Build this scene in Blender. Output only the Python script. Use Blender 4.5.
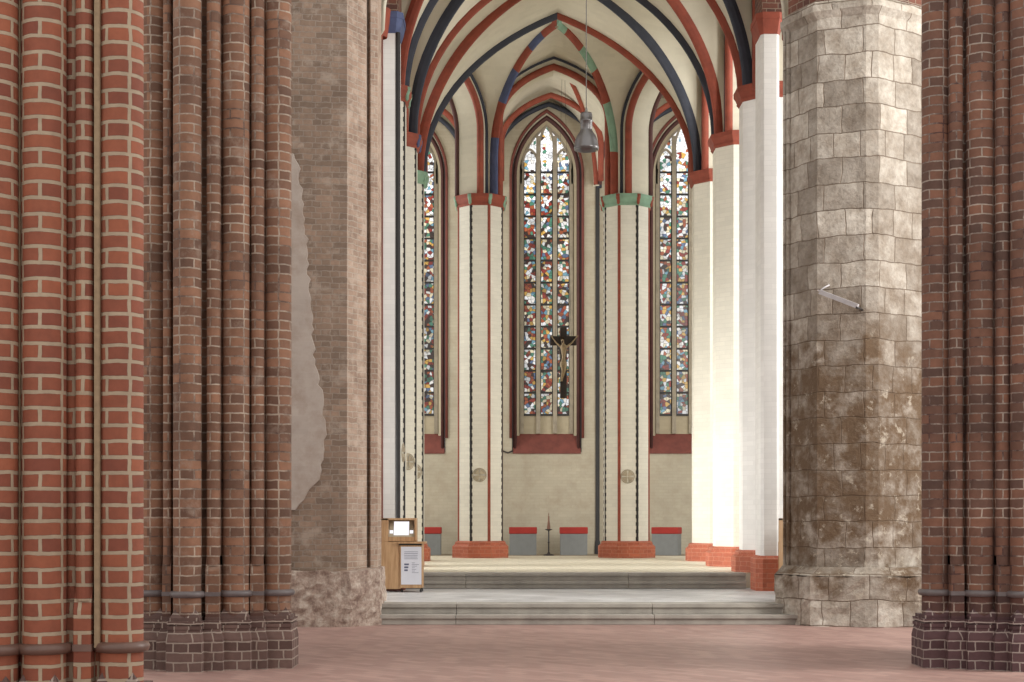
import bpy, bmesh, math, random
from mathutils import Vector, Matrix
random.seed(7)
for o in list(bpy.data.objects): bpy.data.objects.remove(o)
SC = bpy.context.scene
C = SC.collection
PI = math.pi
F = 1500.0; EYE = 1.65; HY = 513.0
def X(px, s): return (px-512.0)/s
def Z(py, s): return EYE+(HY-py)/s
def PX(px, y): return (px-512.0)*y/F
# ---------------------------------------------------------------- camera, sky, lights, exposure
cam = bpy.data.cameras.new('camera'); camo = bpy.data.objects.new('camera', cam); C.objects.link(camo)
cam.sensor_width = 36; cam.lens = F/1024*36; cam.shift_y = (HY-341)/1024
camo.location = (0, 0, EYE); camo.rotation_euler = (PI/2, 0, 0)
cam.clip_end = 300
SC.camera = camo
SC.view_settings.view_transform = 'Standard'; SC.view_settings.look = 'None'
SC.view_settings.gamma = 1; SC.view_settings.use_curve_mapping = False
SC.view_settings.exposure = 0.0
W = bpy.data.worlds.new('overcast_sky'); SC.world = W; W.use_nodes = True
wn = W.node_tree.nodes['Background']; wn.inputs[0].default_value = (1.0, .97, .93, 1); wn.inputs[1].default_value = 1.13
def area(name, loc, target, sx, sy, power, col=(1, 1, 1), spread=180):
    l = bpy.data.lights.new(name, 'AREA'); l.shape = 'RECTANGLE'; l.size = sx; l.size_y = sy
    l.energy = power; l.color = col; l.spread = math.radians(spread)
    o = bpy.data.objects.new(name, l); C.objects.link(o); o.location = loc
    o.rotation_euler = (Vector(target)-Vector(loc)).to_track_quat('-Z', 'Y').to_euler()
    return o
# daylight through the tall windows of the aisles
area('choir_south_window_light', (-8.5, 29.0, 2.6), (4.5, 30, 1.9), 7.0, 2.0, 330, (1, .99, .97), 45)
area('nave_north_window_light', (13, 15, 9), (5, 22, 7), 3, 8, 2000, (1, .98, .94))
area('choir_north_window_light', (11, 28, 8), (1, 34, 9), 5, 8, 900, (1, .99, .97))
area('ambulatory_window_light', (-8, 40, 7), (1, 39, 9), 4, 8, 700, (1, .98, .95))

# ---------------------------------------------------------------- materials
def lin(c):
    r = []
    for v in c:
        v = v/255.0
        r.append(v/12.92 if v <= .04045 else ((v+.055)/1.055)**2.4)
    return (*r, 1)
class NT:
    def __init__(s, name):
        s.m = bpy.data.materials.new(name); s.m.use_nodes = True
        s.t = s.m.node_tree; s.b = s.t.nodes['Principled BSDF']
        s.b.inputs['Roughness'].default_value = .85
    def n(s, typ, **kw):
        nd = s.t.nodes.new(typ)
        for k, v in kw.items():
            if k.startswith('i_'):
                key = k[2:]
                key = int(key) if key.isdigit() else key.replace('_', ' ')
                nd.inputs[key].default_value = v
            else: setattr(nd, k, v)
        return nd
    def l(s, a, b): s.t.links.new(a, b)
    def math(s, op, a, b=None, clamp=False):
        nd = s.t.nodes.new('ShaderNodeMath'); nd.operation = op; nd.use_clamp = clamp
        for i, v in enumerate((a, b)):
            if v is None: continue
            if isinstance(v, (int, float)): nd.inputs[i].default_value = v
            else: s.l(v, nd.inputs[i])
        return nd.outputs[0]
    def mix(s, fac, a, b, mode='MIX'):
        nd = s.t.nodes.new('ShaderNodeMix'); nd.data_type = 'RGBA'; nd.blend_type = mode
        for k, v in ((0, fac), (6, a), (7, b)):
            if isinstance(v, (int, float)): nd.inputs[k].default_value = v
            elif isinstance(v, tuple): nd.inputs[k].default_value = v
            else: s.l(v, nd.inputs[k])
        return nd.outputs[2]
    def ramp(s, f, stops, interp='LINEAR'):
        nd = s.t.nodes.new('ShaderNodeValToRGB'); cr = nd.color_ramp; cr.interpolation = interp
        while len(cr.elements) < len(stops): cr.elements.new(.5)
        for e, (p, c) in zip(cr.elements, stops):
            e.position = p; e.color = c if isinstance(c, tuple) else (c, c, c, 1)
        s.l(f, nd.inputs[0]); return nd.outputs[0]
    def noise(s, vec, scale, detail=4, rough=.6):
        nd = s.n('ShaderNodeTexNoise'); nd.inputs['Scale'].default_value = scale
        nd.inputs['Detail'].default_value = detail; nd.inputs['Roughness'].default_value = rough
        if vec is not None: s.l(vec, nd.inputs['Vector'])
        return nd.outputs[0]
    def bump(s, h, strength=.5, dist=.02):
        nd = s.n('ShaderNodeBump'); nd.inputs['Strength'].default_value = strength
        nd.inputs['Distance'].default_value = dist; s.l(h, nd.inputs['Height'])
        s.l(nd.outputs[0], s.b.inputs['Normal'])
    def color(s, c):
        if isinstance(c, tuple): s.b.inputs['Base Color'].default_value = c
        else: s.l(c, s.b.inputs['Base Color'])

def plain(name, rgb, rough=.8, var=.12, scale=6, metal=0, bump=0):
    t = NT(name); tc = t.n('ShaderNodeTexCoord')
    f = t.noise(tc.outputs['Object'], scale)
    c = lin(rgb); d = tuple(max(0, v*(1-2*var)) for v in c[:3])+(1,)
    e = tuple(min(1, v*(1+var)) for v in c[:3])+(1,)
    t.color(t.ramp(f, [(.3, d), (.7, e)]))
    t.b.inputs['Roughness'].default_value = rough; t.b.inputs['Metallic'].default_value = metal
    if bump: t.bump(t.noise(tc.outputs['Object'], 60), bump, .004)
    return t.m

def brick(name, c1, c2, mortar, bw=.28, bh=.1, ms=.012, wob=.006, dark=None, big=.25, bumpd=.012, smooth=.15, patch=None, dark_lo=.55, mort2=None):
    """brick masonry read from the UV map (metres)"""
    t = NT(name); uv = t.n('ShaderNodeUVMap')
    tc = t.n('ShaderNodeTexCoord')
    nz = t.n('ShaderNodeTexNoise'); nz.inputs['Scale'].default_value = 9; nz.inputs['Detail'].default_value = 3
    t.l(tc.outputs['Object'], nz.inputs['Vector'])
    sub = t.n('ShaderNodeVectorMath', operation='SUBTRACT'); t.l(nz.outputs[1], sub.inputs[0]); sub.inputs[1].default_value = (.5, .5, .5)
    scl = t.n('ShaderNodeVectorMath', operation='SCALE'); t.l(sub.outputs[0], scl.inputs[0]); scl.inputs['Scale'].default_value = wob*4
    add = t.n('ShaderNodeVectorMath', operation='ADD'); t.l(uv.outputs[0], add.inputs[0]); t.l(scl.outputs[0], add.inputs[1])
    b = t.n('ShaderNodeTexBrick', offset=.5, squash=.55, squash_frequency=2)
    t.l(add.outputs[0], b.inputs['Vector'])
    b.inputs['Scale'].default_value = 1; b.inputs['Brick Width'].default_value = bw; b.inputs['Row Height'].default_value = bh
    b.inputs['Mortar Size'].default_value = ms; b.inputs['Mortar Smooth'].default_value = smooth
    b.inputs['Color1'].default_value = lin(c1); b.inputs['Color2'].default_value = lin(c2); b.inputs['Mortar'].default_value = lin(mortar)
    n1 = t.noise(tc.outputs['Object'], 14, 6); n2 = t.noise(tc.outputs['Object'], 1.1, 4)
    if mort2:      # joints partly dirty or washed out
        t.l(t.mix(t.ramp(t.noise(tc.outputs['Object'], 2.4, 7, .75), [(.4, 0.0), (.58, 1.0)]), lin(mort2), lin(mortar)), b.inputs['Mortar'])
    col = t.mix(.55, b.outputs[0], t.ramp(n1, [(.3, .62), (.7, 1.0)]), 'MULTIPLY')
    col = t.mix(1.0, col, t.ramp(n2, [(.3, 1-big), (.7, 1.0)]), 'MULTIPLY')
    if patch:      # weathered lime patches
        f = t.ramp(t.noise(tc.outputs['Object'], 3.1, 8, .7), [(patch[1], 0.0), (patch[1]+.12, patch[2])])
        col = t.mix(f, col, lin(patch[0]))
    if dark:       # darker glazed bricks in the lowest courses
        sx = t.n('ShaderNodeSeparateXYZ'); t.l(tc.outputs['Object'], sx.inputs[0])
        f = t.math('LESS_THAN', sx.outputs[2], dark)
        dk = t.mix(1.0, col, (dark_lo, dark_lo*.93, dark_lo*1.1, 1), 'MULTIPLY')
        keep = t.math('MULTIPLY', f, t.math('SUBTRACT', 1, b.outputs['Fac']))
        col = t.mix(keep, col, dk)
    t.color(col)
    h = t.math('SUBTRACT', t.math('MULTIPLY', n1, .35), b.outputs['Fac'])
    t.bump(h, .8, bumpd)
    t.b.inputs['Roughness'].default_value = .8
    return t.m

M = {}
M['brick_front'] = brick('orange_brick', (166, 96, 68), (136, 74, 56), (182, 162, 138), ms=.013, wob=.004)
M['brick_left'] = brick('weathered_red_brick', (160, 116, 90), (112, 82, 66), (190, 172, 154), ms=.009, wob=.006, dark=.62, big=.35, patch=((150, 132, 118), .56, .6), mort2=(112, 88, 76))
M['brick_right'] = brick('dark_red_brick', (150, 104, 82), (102, 76, 66), (186, 170, 156), ms=.008, wob=.006, dark=.8, big=.45, mort2=(96, 66, 60))
M['plinth_left'] = brick('glazed_plinth_brick', (124, 98, 90), (92, 68, 62), (176, 160, 148), ms=.008, big=.3)
M['plinth_right'] = brick('dark_plinth_brick', (104, 74, 76), (76, 48, 50), (176, 160, 152), ms=.008, big=.3)
M['glaze'] = plain('glazed_ring_clay', (104, 96, 96), .45)
M['glaze_brown'] = plain('brown_glazed_clay', (104, 78, 68), .4)
M['mortar'] = plain('seam_mortar', (150, 128, 102), .9, scale=20)
M['brick_base'] = brick('red_base_brick', (194, 108, 78), (172, 90, 64), (196, 132, 106), bw=.26, bh=.085, ms=.006, big=.15)
M['brick_arch'] = brick('brown_arch_brick', (120, 70, 52), (90, 54, 44), (150, 128, 110), ms=.008)
M['red'] = plain('red_paint', (140, 66, 47), .75, .12, 5)
M['wred'] = plain('oxide_red_paint', (112, 58, 48), .75, .12, 4)
M['dred'] = plain('dark_red_paint', (80, 46, 42), .75, .12, 4)
M['dark'] = plain('blue_black_paint', (50, 54, 66), .7, .12, 5)
M['black'] = plain('black_paint', (42, 40, 40), .7, .12, 5)
M['blue'] = plain('blue_paint', (74, 84, 118), .75, .12, 5)
M['green'] = plain('green_paint', (128, 160, 136), .75, .1, 5)
M['grey'] = plain('grey_box_paint', (124, 126, 124), .7, .04)
M['cush'] = plain('red_cushion_cloth', (160, 50, 42), .9, .06, bump=.3)
M['iron'] = plain('wrought_iron', (44, 38, 36), .5, .1)
M['wax'] = plain('brown_wax', (120, 82, 62), .5, .08)
M['tracery'] = plain('tracery_stone', (150, 140, 122), .85)
M['lead'] = plain('lead_bar', (38, 34, 32), .6)
M['steel'] = plain('brushed_steel', (122, 120, 120), .36, .05, metal=.85)
M['cable'] = plain('grey_cable', (120, 118, 112), .6)
M['bar'] = plain('galvanised_bar', (190, 186, 188), .5, .08)
M['crosswood'] = plain('dark_cross_wood', (44, 34, 28), .7, .2)
M['carved'] = plain('gilded_carving', (150, 130, 98), .6, .15, 12)
M['hair'] = plain('carved_hair', (70, 52, 36), .7)
M['paper'] = plain('poster_paper', (206, 206, 214), .7, .02)
M['ink'] = plain('poster_ink', (96, 98, 118), .8, .02)
M['knob'] = plain('black_plastic', (30, 30, 32), .5)

def plaster(name, rgb, stain=None, brickish=.5, scale=1.0, course=.09):
    t = NT(name); tc = t.n('ShaderNodeTexCoord'); uv = t.n('ShaderNodeUVMap')
    b = t.n('ShaderNodeTexBrick', offset=.5); t.l(uv.outputs[0], b.inputs['Vector'])
    b.inputs['Scale'].default_value = 1; b.inputs['Brick Width'].default_value = .27; b.inputs['Row Height'].default_value = course
    b.inputs['Mortar Size'].default_value = .008; b.inputs['Mortar Smooth'].default_value = .6
    c = lin(rgb)
    b.inputs['Color1'].default_value = c; b.inputs['Color2'].default_value = tuple(v*.93 for v in c[:3])+(1,)
    b.inputs['Mortar'].default_value = tuple(v*(1-.22*brickish) for v in c[:3])+(1,)
    n = t.noise(tc.outputs['Object'], .9*scale, 5)
    col = t.mix(1.0, b.outputs[0], t.ramp(n, [(.3, .86), (.7, 1.0)]), 'MULTIPLY')
    if stain:
        f = t.ramp(t.noise(tc.outputs['Object'], 1.7, 6, .7), [(.46, 0.0), (.7, stain[1])])
        col = t.mix(f, col, lin(stain[0]))
    t.color(col)
    t.bump(t.math('SUBTRACT', t.noise(tc.outputs['Object'], 30), b.outputs['Fac']), .25*brickish+.05, .006)
    return t.m
M['cream'] = plaster('cream_limewash', (226, 222, 208), brickish=.5)
M['white'] = plaster('white_limewash', (232, 230, 226), brickish=.35)
M['web'] = plaster('vault_plaster', (210, 204, 184), brickish=.12)
M['wall'] = plaster('stained_wall_plaster', (182, 173, 152), stain=((152, 138, 116), .6), brickish=.5)
M['jamb'] = plaster('jamb_plaster', (176, 164, 138), brickish=.3)

def toothed(name, rgb):      # black edge stripe with toothed brick bond along both sides
    t = NT(name); tc = t.n('ShaderNodeTexCoord'); uv = t.n('ShaderNodeUVMap')
    s = t.n('ShaderNodeSeparateXYZ'); t.l(uv.outputs[0], s.inputs[0])
    fr = t.math('LESS_THAN', t.math('FRACT', t.math('MULTIPLY', s.outputs[1], 5.6)), .5)
    ed = t.math('GREATER_THAN', t.math('ABSOLUTE', s.outputs[0]), .030)
    t.color(t.mix(t.math('MULTIPLY', fr, ed), lin(rgb), lin((206, 200, 184))))
    return t.m
M['tooth'] = toothed('toothed_black_paint', (40, 38, 38))

def stone(name):             # big weathered ashlar blocks
    t = NT(name); tc = t.n('ShaderNodeTexCoord'); uv = t.n('ShaderNodeUVMap')
    nz = t.n('ShaderNodeTexNoise'); nz.inputs['Scale'].default_value = 2.2; nz.inputs['Detail'].default_value = 5
    t.l(tc.outputs['Object'], nz.inputs['Vector'])
    sub = t.n('ShaderNodeVectorMath', operation='SUBTRACT'); t.l(nz.outputs[1], sub.inputs[0]); sub.inputs[1].default_value = (.5, .5, .5)
    scl = t.n('ShaderNodeVectorMath', operation='SCALE'); t.l(sub.outputs[0], scl.inputs[0]); scl.inputs['Scale'].default_value = .10
    add = t.n('ShaderNodeVectorMath', operation='ADD'); t.l(uv.outputs[0], add.inputs[0]); t.l(scl.outputs[0], add.inputs[1])
    b = t.n('ShaderNodeTexBrick', offset=.43, squash=.7, squash_frequency=3); t.l(add.outputs[0], b.inputs['Vector'])
    b.inputs['Scale'].default_value = 1; b.inputs['Brick Width'].default_value = .56; b.inputs['Row Height'].default_value = .38
    b.inputs['Mortar Size'].default_value = .011; b.inputs['Mortar Smooth'].default_value = .9
    b.inputs['Color1'].default_value = lin((202, 194, 182)); b.inputs['Color2'].default_value = lin((148, 139, 128)); b.inputs['Mortar'].default_value = lin((142, 126, 110))
    O = tc.outputs['Object']
    n1 = t.noise(O, 3.2, 9, .68); n2 = t.noise(O, 14, 6); n3 = t.noise(O, 1.3, 5)
    col = t.mix(.9, b.outputs[0], t.ramp(n1, [(.33, (.55, .50, .45, 1)), (.62, (1, 1, 1, 1))]), 'MULTIPLY')
    col = t.mix(.6, col, t.ramp(n2, [(.3, .6), (.6, 1.0)]), 'MULTIPLY')
    sx = t.n('ShaderNodeSeparateXYZ'); t.l(O, sx.inputs[0])
    # old soot and damp staining, a band with a ragged edge between knee height and five metres
    zz = t.math('ADD', sx.outputs[2], t.math('MULTIPLY', t.math('SUBTRACT', n3, .5), 5.0))
    g = t.ramp(t.math('DIVIDE', zz, 10.0), [(.0, .0), (.06, .3), (.12, .95), (.36, .95), (.48, .35), (.62, .1)])
    r = t.ramp(n1, [(.42, 1.0), (.66, .4)])
    fac = t.math('MULTIPLY', g, r)
    fac = t.math('MULTIPLY', fac, 1.15, True)
    col = t.mix(fac, col, lin((98, 78, 58)))
    lime = t.math('MULTIPLY', t.ramp(t.noise(O, 5, 10, .75), [(.57, 0.0), (.62, .8)]), t.ramp(t.math('DIVIDE', zz, 10.0), [(.0, 1.0), (.35, .8), (.5, .1)]))
    col = t.mix(lime, col, lin((176, 166, 150)))
    t.color(col)
    t.bump(t.math('SUBTRACT', t.math('ADD', n1, t.math('MULTIPLY', n2, .5)), t.math('MULTIPLY', b.outputs['Fac'], .4)), .9, .035)
    t.b.inputs['Roughness'].default_value = .9
    return t.m
M['stone'] = stone('weathered_ashlar')

def rubble(name):
    t = NT(name); tc = t.n('ShaderNodeTexCoord'); O = tc.outputs['Object']
    v = t.n('ShaderNodeTexVoronoi', feature='F1'); v.inputs['Scale'].default_value = 4.5; t.l(O, v.inputs['Vector'])
    n = t.noise(O, 7, 9, .7); n2 = t.noise(O, 25, 6, .7)
    col = t.ramp(n, [(.36, lin((132, 108, 96))), (.5, lin((172, 152, 138))), (.64, lin((200, 186, 172)))])
    col = t.mix(.5, col, t.ramp(n2, [(.3, .6), (.65, 1.0)]), 'MULTIPLY')
    t.color(col); t.bump(t.math('ADD', t.math('MULTIPLY', v.outputs[0], .8), n), 1, .05)
    return t.m
M['rubble'] = rubble('rubble_stone')
M['brick_old'] = brick('old_mixed_brick', (160, 134, 114), (128, 108, 92), (158, 142, 128), bw=.24, bh=.085, ms=.008, wob=.012, big=.3, patch=((164, 150, 136), .52, .6))
M['brick_old_light'] = brick('pale_old_brick', (178, 150, 130), (150, 124, 106), (184, 168, 152), bw=.24, bh=.085, ms=.008, wob=.012, big=.25, patch=((184, 166, 150), .48, .6))
M['skim'] = plaster('grey_render', (176, 164, 154), stain=((140, 122, 108), .8), brickish=.1, scale=2)

def paving(name, c1, c2, mort, bw, bh, ang=0, ms=.004, rough=.6, var=.2):
    t = NT(name); tc = t.n('ShaderNodeTexCoord'); mp = t.n('ShaderNodeMapping'); t.l(tc.outputs['Object'], mp.inputs[0])
    mp.inputs['Rotation'].default_value = (0, 0, ang)
    b = t.n('ShaderNodeTexBrick', offset=.5); t.l(mp.outputs[0], b.inputs['Vector'])
    b.inputs['Scale'].default_value = 1; b.inputs['Brick Width'].default_value = bw; b.inputs['Row Height'].default_value = bh
    b.inputs['Mortar Size'].default_value = ms; b.inputs['Color1'].default_value = lin(c1); b.inputs['Color2'].default_value = lin(c2)
    b.inputs['Mortar'].default_value = lin(mort)
    n = t.noise(tc.outputs['Object'], .8, 5)
    t.color(t.mix(1.0, b.outputs[0], t.ramp(n, [(.3, 1-var), (.7, 1.0)]), 'MULTIPLY'))
    t.b.inputs['Roughness'].default_value = rough
    t.bump(b.outputs['Fac'], .3, -.003)
    return t.m
M['nave_floor'] = paving('rose_brick_paving', (178, 144, 134), (156, 122, 114), (150, 130, 122), .26, .13, PI/4, .006, .5, .15)
M['mid_floor'] = paving('grey_slab_paving', (216, 216, 216), (188, 188, 188), (156, 156, 154), .45, .45, PI/4, .008, .45)
M['top_floor'] = paving('cream_tile_paving', (224, 216, 194), (212, 204, 182), (196, 188, 168), .3, .3, 0, .004, .5, .1)
M['low_floor'] = paving('ambulatory_paving', (150, 136, 112), (136, 122, 100), (120, 108, 90), .3, .3, 0, .004, .6)
M['step'] = plain('grey_step_stone', (162, 156, 147), .8, .12, 3, bump=.3)

def wood(name):
    t = NT(name); tc = t.n('ShaderNodeTexCoord'); mp = t.n('ShaderNodeMapping'); t.l(tc.outputs['Object'], mp.inputs[0])
    mp.inputs['Scale'].default_value = (14, 14, 1.2)
    n = t.noise(mp.outputs[0], 2, 5)
    t.color(t.ramp(n, [(.3, lin((150, 112, 78))), (.7, lin((190, 154, 114)))]))
    t.b.inputs['Roughness'].default_value = .5
    return t.m
M['wood'] = wood('oak_veneer')
def emit(name, rgb, st):
    t = NT(name); t.b.inputs['Emission Color'].default_value = lin(rgb); t.b.inputs['Emission Strength'].default_value = st
    t.color(lin((20, 20, 20))); return t.m
M['screen'] = emit('lit_screen', (250, 248, 255), 1.1)

def glass(name, seed):
    """stained glass lit from outside: leaded mosaic panels, white ground above, deep colour below"""
    t = NT(name); uv = t.n('ShaderNodeUVMap'); s = t.n('ShaderNodeSeparateXYZ'); t.l(uv.outputs[0], s.inputs[0])
    off = t.n('ShaderNodeVectorMath', operation='ADD'); t.l(uv.outputs[0], off.inputs[0]); off.inputs[1].default_value = (seed*7.3, seed*3.1, 0)
    def vor(sc, feat='F1'):
        v = t.n('ShaderNodeTexVoronoi', feature=feat); v.inputs['Scale'].default_value = sc; v.voronoi_dimensions = '2D'; t.l(off.outputs[0], v.inputs['Vector']); return v
    v1 = vor(10.5); e1 = vor(10.5, 'DISTANCE_TO_EDGE'); v2 = vor(4.2)
    sp = t.n('ShaderNodeSeparateXYZ'); t.l(v1.outputs['Color'], sp.inputs[0])
    pal = t.ramp(sp.outputs[0], [(0, lin((150, 46, 34))), (.15, lin((224, 176, 84))), (.27, lin((96, 116, 150))), (.32, lin((76, 136, 110))),
                                 (.44, lin((240, 226, 190))), (.58, lin((176, 88, 48))), (.68, lin((250, 246, 240))), (.78, lin((60, 36, 30))), (.93, lin((120, 170, 190)))], 'CONSTANT')
    sp2 = t.n('ShaderNodeSeparateXYZ'); t.l(v2.outputs['Color'], sp2.inputs[0])
    up = t.ramp(t.math('DIVIDE', t.math('SUBTRACT', s.outputs[1], 4.5), 8.7), [(0, .10), (.5, .12), (.75, .3), (.85, .6), (1, .85)])
    wh = t.math('LESS_THAN', sp.outputs[1], up)
    col = t.mix(wh, pal, (1, 1, 1, 1))
    br = t.ramp(sp2.outputs[0], [(0, .45), (1, 1.0)])
    col = t.mix(1.0, col, br, 'MULTIPLY')
    # panel border: a bright margin round every .65 m panel
    ed = t.ramp(e1.outputs['Distance'], [(.02, 0.0), (.07, 1.0)])
    col = t.mix(1.0, col, ed, 'MULTIPLY')
    t.color((0.02, 0.02, 0.02, 1)); t.b.inputs['Roughness'].default_value = .3
    t.l(col, t.b.inputs['Emission Color'])
    st = t.ramp(t.math('DIVIDE', t.math('SUBTRACT', s.outputs[1], 4.5), 8.7), [(0, .5), (.5, .55), (.8, .9), (1, 1.0)])
    t.l(t.math('MULTIPLY', st, 1.7), t.b.inputs['Emission Strength'])
    return t.m
for i in (1, 2, 3): M['glass%d' % i] = glass('stained_glass_%s' % 'abc'[i-1], i)

# ---------------------------------------------------------------- mesh helpers
class MB:
    def __init__(s): s.uo = 0; s.bm = bmesh.new(); s.uv = s.bm.loops.layers.uv.new('UVMap'); s.mi = 0
    def face(s, pts, uvs=None, smooth=False):
        vs = [s.bm.verts.new(p) for p in pts]
        try: f = s.bm.faces.new(vs)
        except ValueError: return
        f.material_index = s.mi; f.smooth = smooth
        if uvs:
            for lo, u in zip(f.loops, uvs): lo[s.uv].uv = u
        else:
            n = f.normal if f.normal.length else Vector((0, 0, 1)); f.normal_update(); n = f.normal
            for lo in f.loops:
                p = lo.vert.co
                if abs(n.z) > .7: lo[s.uv].uv = (p.x, p.y)
                elif abs(n.y) > abs(n.x): lo[s.uv].uv = (p.x, p.z)
                else: lo[s.uv].uv = (p.y, p.z)
        return f
    def box(s, x0, x1, y0, y1, z0, z1):
        a = [(x0, y0), (x1, y0), (x1, y1), (x0, y1)]
        s.prism(a, z0, z1)
    def prism(s, pl, z0, z1, pl2=None, caps=True, smooth=False, closed=True, zs=None):
        """plan polygon extruded (optionally to a second polygon); UV = length along plan, height"""
        pl2 = pl2 or pl; n = len(pl); u = 0
        for i in range(n if closed else n-1):
            a, b = pl[i], pl[(i+1) % n]; c, d = pl2[(i+1) % n], pl2[i]
            L = math.hypot(b[0]-a[0], b[1]-a[1])
            s.face([(a[0], a[1], z0), (b[0], b[1], z0), (c[0], c[1], z1), (d[0], d[1], z1)], [(u, z0), (u+L, z0), (u+L, z1), (u, z1)], smooth)
            u += L
        if caps:
            s.face([(p[0], p[1], z1) for p in pl2]); s.face([(p[0], p[1], z0) for p in reversed(pl)])
    def lathe(s, cx, cy, prof, n=20, a0=0, a1=2*PI, smooth=True):
        r0 = max(p[0] for p in prof)
        for j in range(len(prof)-1):
            (ra, za), (rb, zb) = prof[j], prof[j+1]
            for i in range(n):
                t0 = a0+(a1-a0)*i/n; t1 = a0+(a1-a0)*(i+1)/n
                p = [(cx+ra*math.cos(t0), cy+ra*math.sin(t0), za), (cx+ra*math.cos(t1), cy+ra*math.sin(t1), za),
                     (cx+rb*math.cos(t1), cy+rb*math.sin(t1), zb), (cx+rb*math.cos(t0), cy+rb*math.sin(t0), zb)]
                uv = [(t0*r0+s.uo, za), (t1*r0+s.uo, za), (t1*r0+s.uo, zb), (t0*r0+s.uo, zb)]
                if ra < 1e-5: p = p[1:]; uv = uv[1:]
                elif rb < 1e-5: p = p[:3]; uv = uv[:3]
                s.face(p, uv, smooth)
    def sweep(s, path, sec, nvec, smooth=False, mats=None, caps=True):
        """section (a along nvec, b along inward normal) swept along a planar path"""
        nvec = Vector(nvec).normalized(); P = [Vector(p) for p in path]; rings = []; L = 0; Ls = []
        for i, p in enumerate(P):
            t = (P[min(i+1, len(P)-1)]-P[max(i-1, 0)]).normalized(); m = t.cross(nvec).normalized()
            rings.append([p+nvec*a+m*b for a, b in sec]); 
            if i: L += (P[i]-P[i-1]).length
            Ls.append(L)
        k = len(sec)
        for i in range(len(P)-1):
            if mats: s.mi = mats((Ls[i]+Ls[i+1])/2/L)
            for j in range(k):
                a, b = j, (j+1) % k
                s.face([rings[i][a], rings[i][b], rings[i+1][b], rings[i+1][a]], [(Ls[i], j*.05), (Ls[i], j*.05+.05), (Ls[i+1], j*.05+.05), (Ls[i+1], j*.05)], smooth)
        if caps:
            s.face(rings[0][::-1]); s.face(rings[-1])
    def tube(s, pts, r, n=8):
        P = [Vector(p) for p in pts]; rings = []
        for i, p in enumerate(P):
            t = (P[min(i+1, len(P)-1)]-P[max(i-1, 0)]).normalized()
            a = t.cross(Vector((0, 0, 1)) if abs(t.z) < .9 else Vector((1, 0, 0))).normalized(); b = t.cross(a)
            rr = r[i] if isinstance(r, (list, tuple)) else r
            rings.append([p+(a*math.cos(2*PI*k/n)+b*math.sin(2*PI*k/n))*rr for k in range(n)])
        for i in range(len(P)-1):
            for k in range(n): s.face([rings[i][k], rings[i][(k+1) % n], rings[i+1][(k+1) % n], rings[i+1][k]], smooth=True)
        s.face(rings[0][::-1]); s.face(rings[-1])
    def build(s, name, mats, parent=None, loc=None, solid=0, bevel=0):
        bmesh.ops.remove_doubles(s.bm, verts=s.bm.verts, dist=.0004)
        bmesh.ops.recalc_face_normals(s.bm, faces=s.bm.faces)
        me = bpy.data.meshes.new(name)
        o = bpy.data.objects.new(name, me)
        # put the origin at the foot of the thing so the parent empty can carry it
        off = Vector(loc) if loc else (Vector(parent['_org']) if parent is not None and '_org' in parent else Vector((0, 0, 0)))
        keep = s.bm
        bmesh.ops.translate(keep, verts=keep.verts, vec=-off)
        keep.to_mesh(me); keep.free()
        C.objects.link(o)
        if parent is not None: o.parent = parent; 
        else: o.location = off
        if parent is not None and '_sub' in parent: pass
        if not isinstance(mats, (list, tuple)): mats = [mats]
        for m in mats: me.materials.append(M[m] if isinstance(m, str) else m)
        if solid:
            md = o.modifiers.new('thickness', 'SOLIDIFY'); md.thickness = solid; md.offset = 0
        if bevel:
            md = o.modifiers.new('bevel', 'BEVEL'); md.width = bevel; md.segments = 2; md.limit_method = 'ANGLE'
        o['_org'] = (off.x, off.y, off.z)
        return o
def tag(o, label=None, cat=None, group=None, kind=None):
    if label: o['label'] = label
    if cat: o['category'] = cat
    if group: o['group'] = group
    if kind: o['kind'] = kind
    return o
def thing(name, loc, label=None, cat=None, group=None, kind=None):
    o = bpy.data.objects.new(name, None); C.objects.link(o); o.location = loc; o['_org'] = tuple(loc)
    o.empty_display_size = .2
    return tag(o, label, cat, group, kind)
def copy_tree(o, parent=None):
    c = o.copy(); C.objects.link(c)
    if parent is not None: c.parent = parent
    for ch in [k for k in bpy.data.objects if k.parent == o]: copy_tree(ch, c)
    return c
def octo(cx, cy, w, rot=0):
    R = w/2/math.cos(PI/8)
    return [(cx+R*math.cos(PI/8+i*PI/4+rot), cy+R*math.sin(PI/8+i*PI/4+rot)) for i in range(8)]

# ---------------------------------------------------------------- floor and steps
Z1, Z2, ZA = .29, .57, .444
Y1, Y2, YA, YW = 1500/67.8, 1500/55.6, 37.9, 1500/34.0
b = MB(); b.box(-16, 18, 1, Y1+.4, -.2, 0); tag(b.build('floor', 'nave_floor'), 'rose coloured brick paving of the nave in the foreground', kind='structure')
b = MB(); b.box(-12, 14, Y1+.5, Y2+.4, -.2, Z1-.005); tag(b.build('floor', 'mid_floor'), 'grey slab floor between the two flights of steps', kind='structure')
b = MB(); b.box(-12, 14, Y2+.4, YA, -.2, Z2-.005); tag(b.build('floor', 'top_floor'), 'pale cream raised floor of the choir', kind='structure')
b = MB(); b.box(-12, 14, YA, YW+.3, -.2, ZA); tag(b.build('floor', 'low_floor'), 'slightly lower brown floor behind the end pillars', kind='structure')
def step(xa, xb, y, z0, z1, d, label):
    b = MB()
    sec = [(xa, y), (xb, y), (xb, y+d), (xa, y+d)]
    cuts = [xa]+[c for c in (-.83, 2.1) if xa < c < xb]+[xb]
    for p, c in zip(cuts, cuts[1:]): b.box(p+.003, c-.003, y+.03, y+d, z0, z1-.045); b.box(p+.003, c-.003, y, y+d, z1-.055, z1)
    return tag(b.build('stone_step', 'step', bevel=.006), label, kind='structure')
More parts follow.
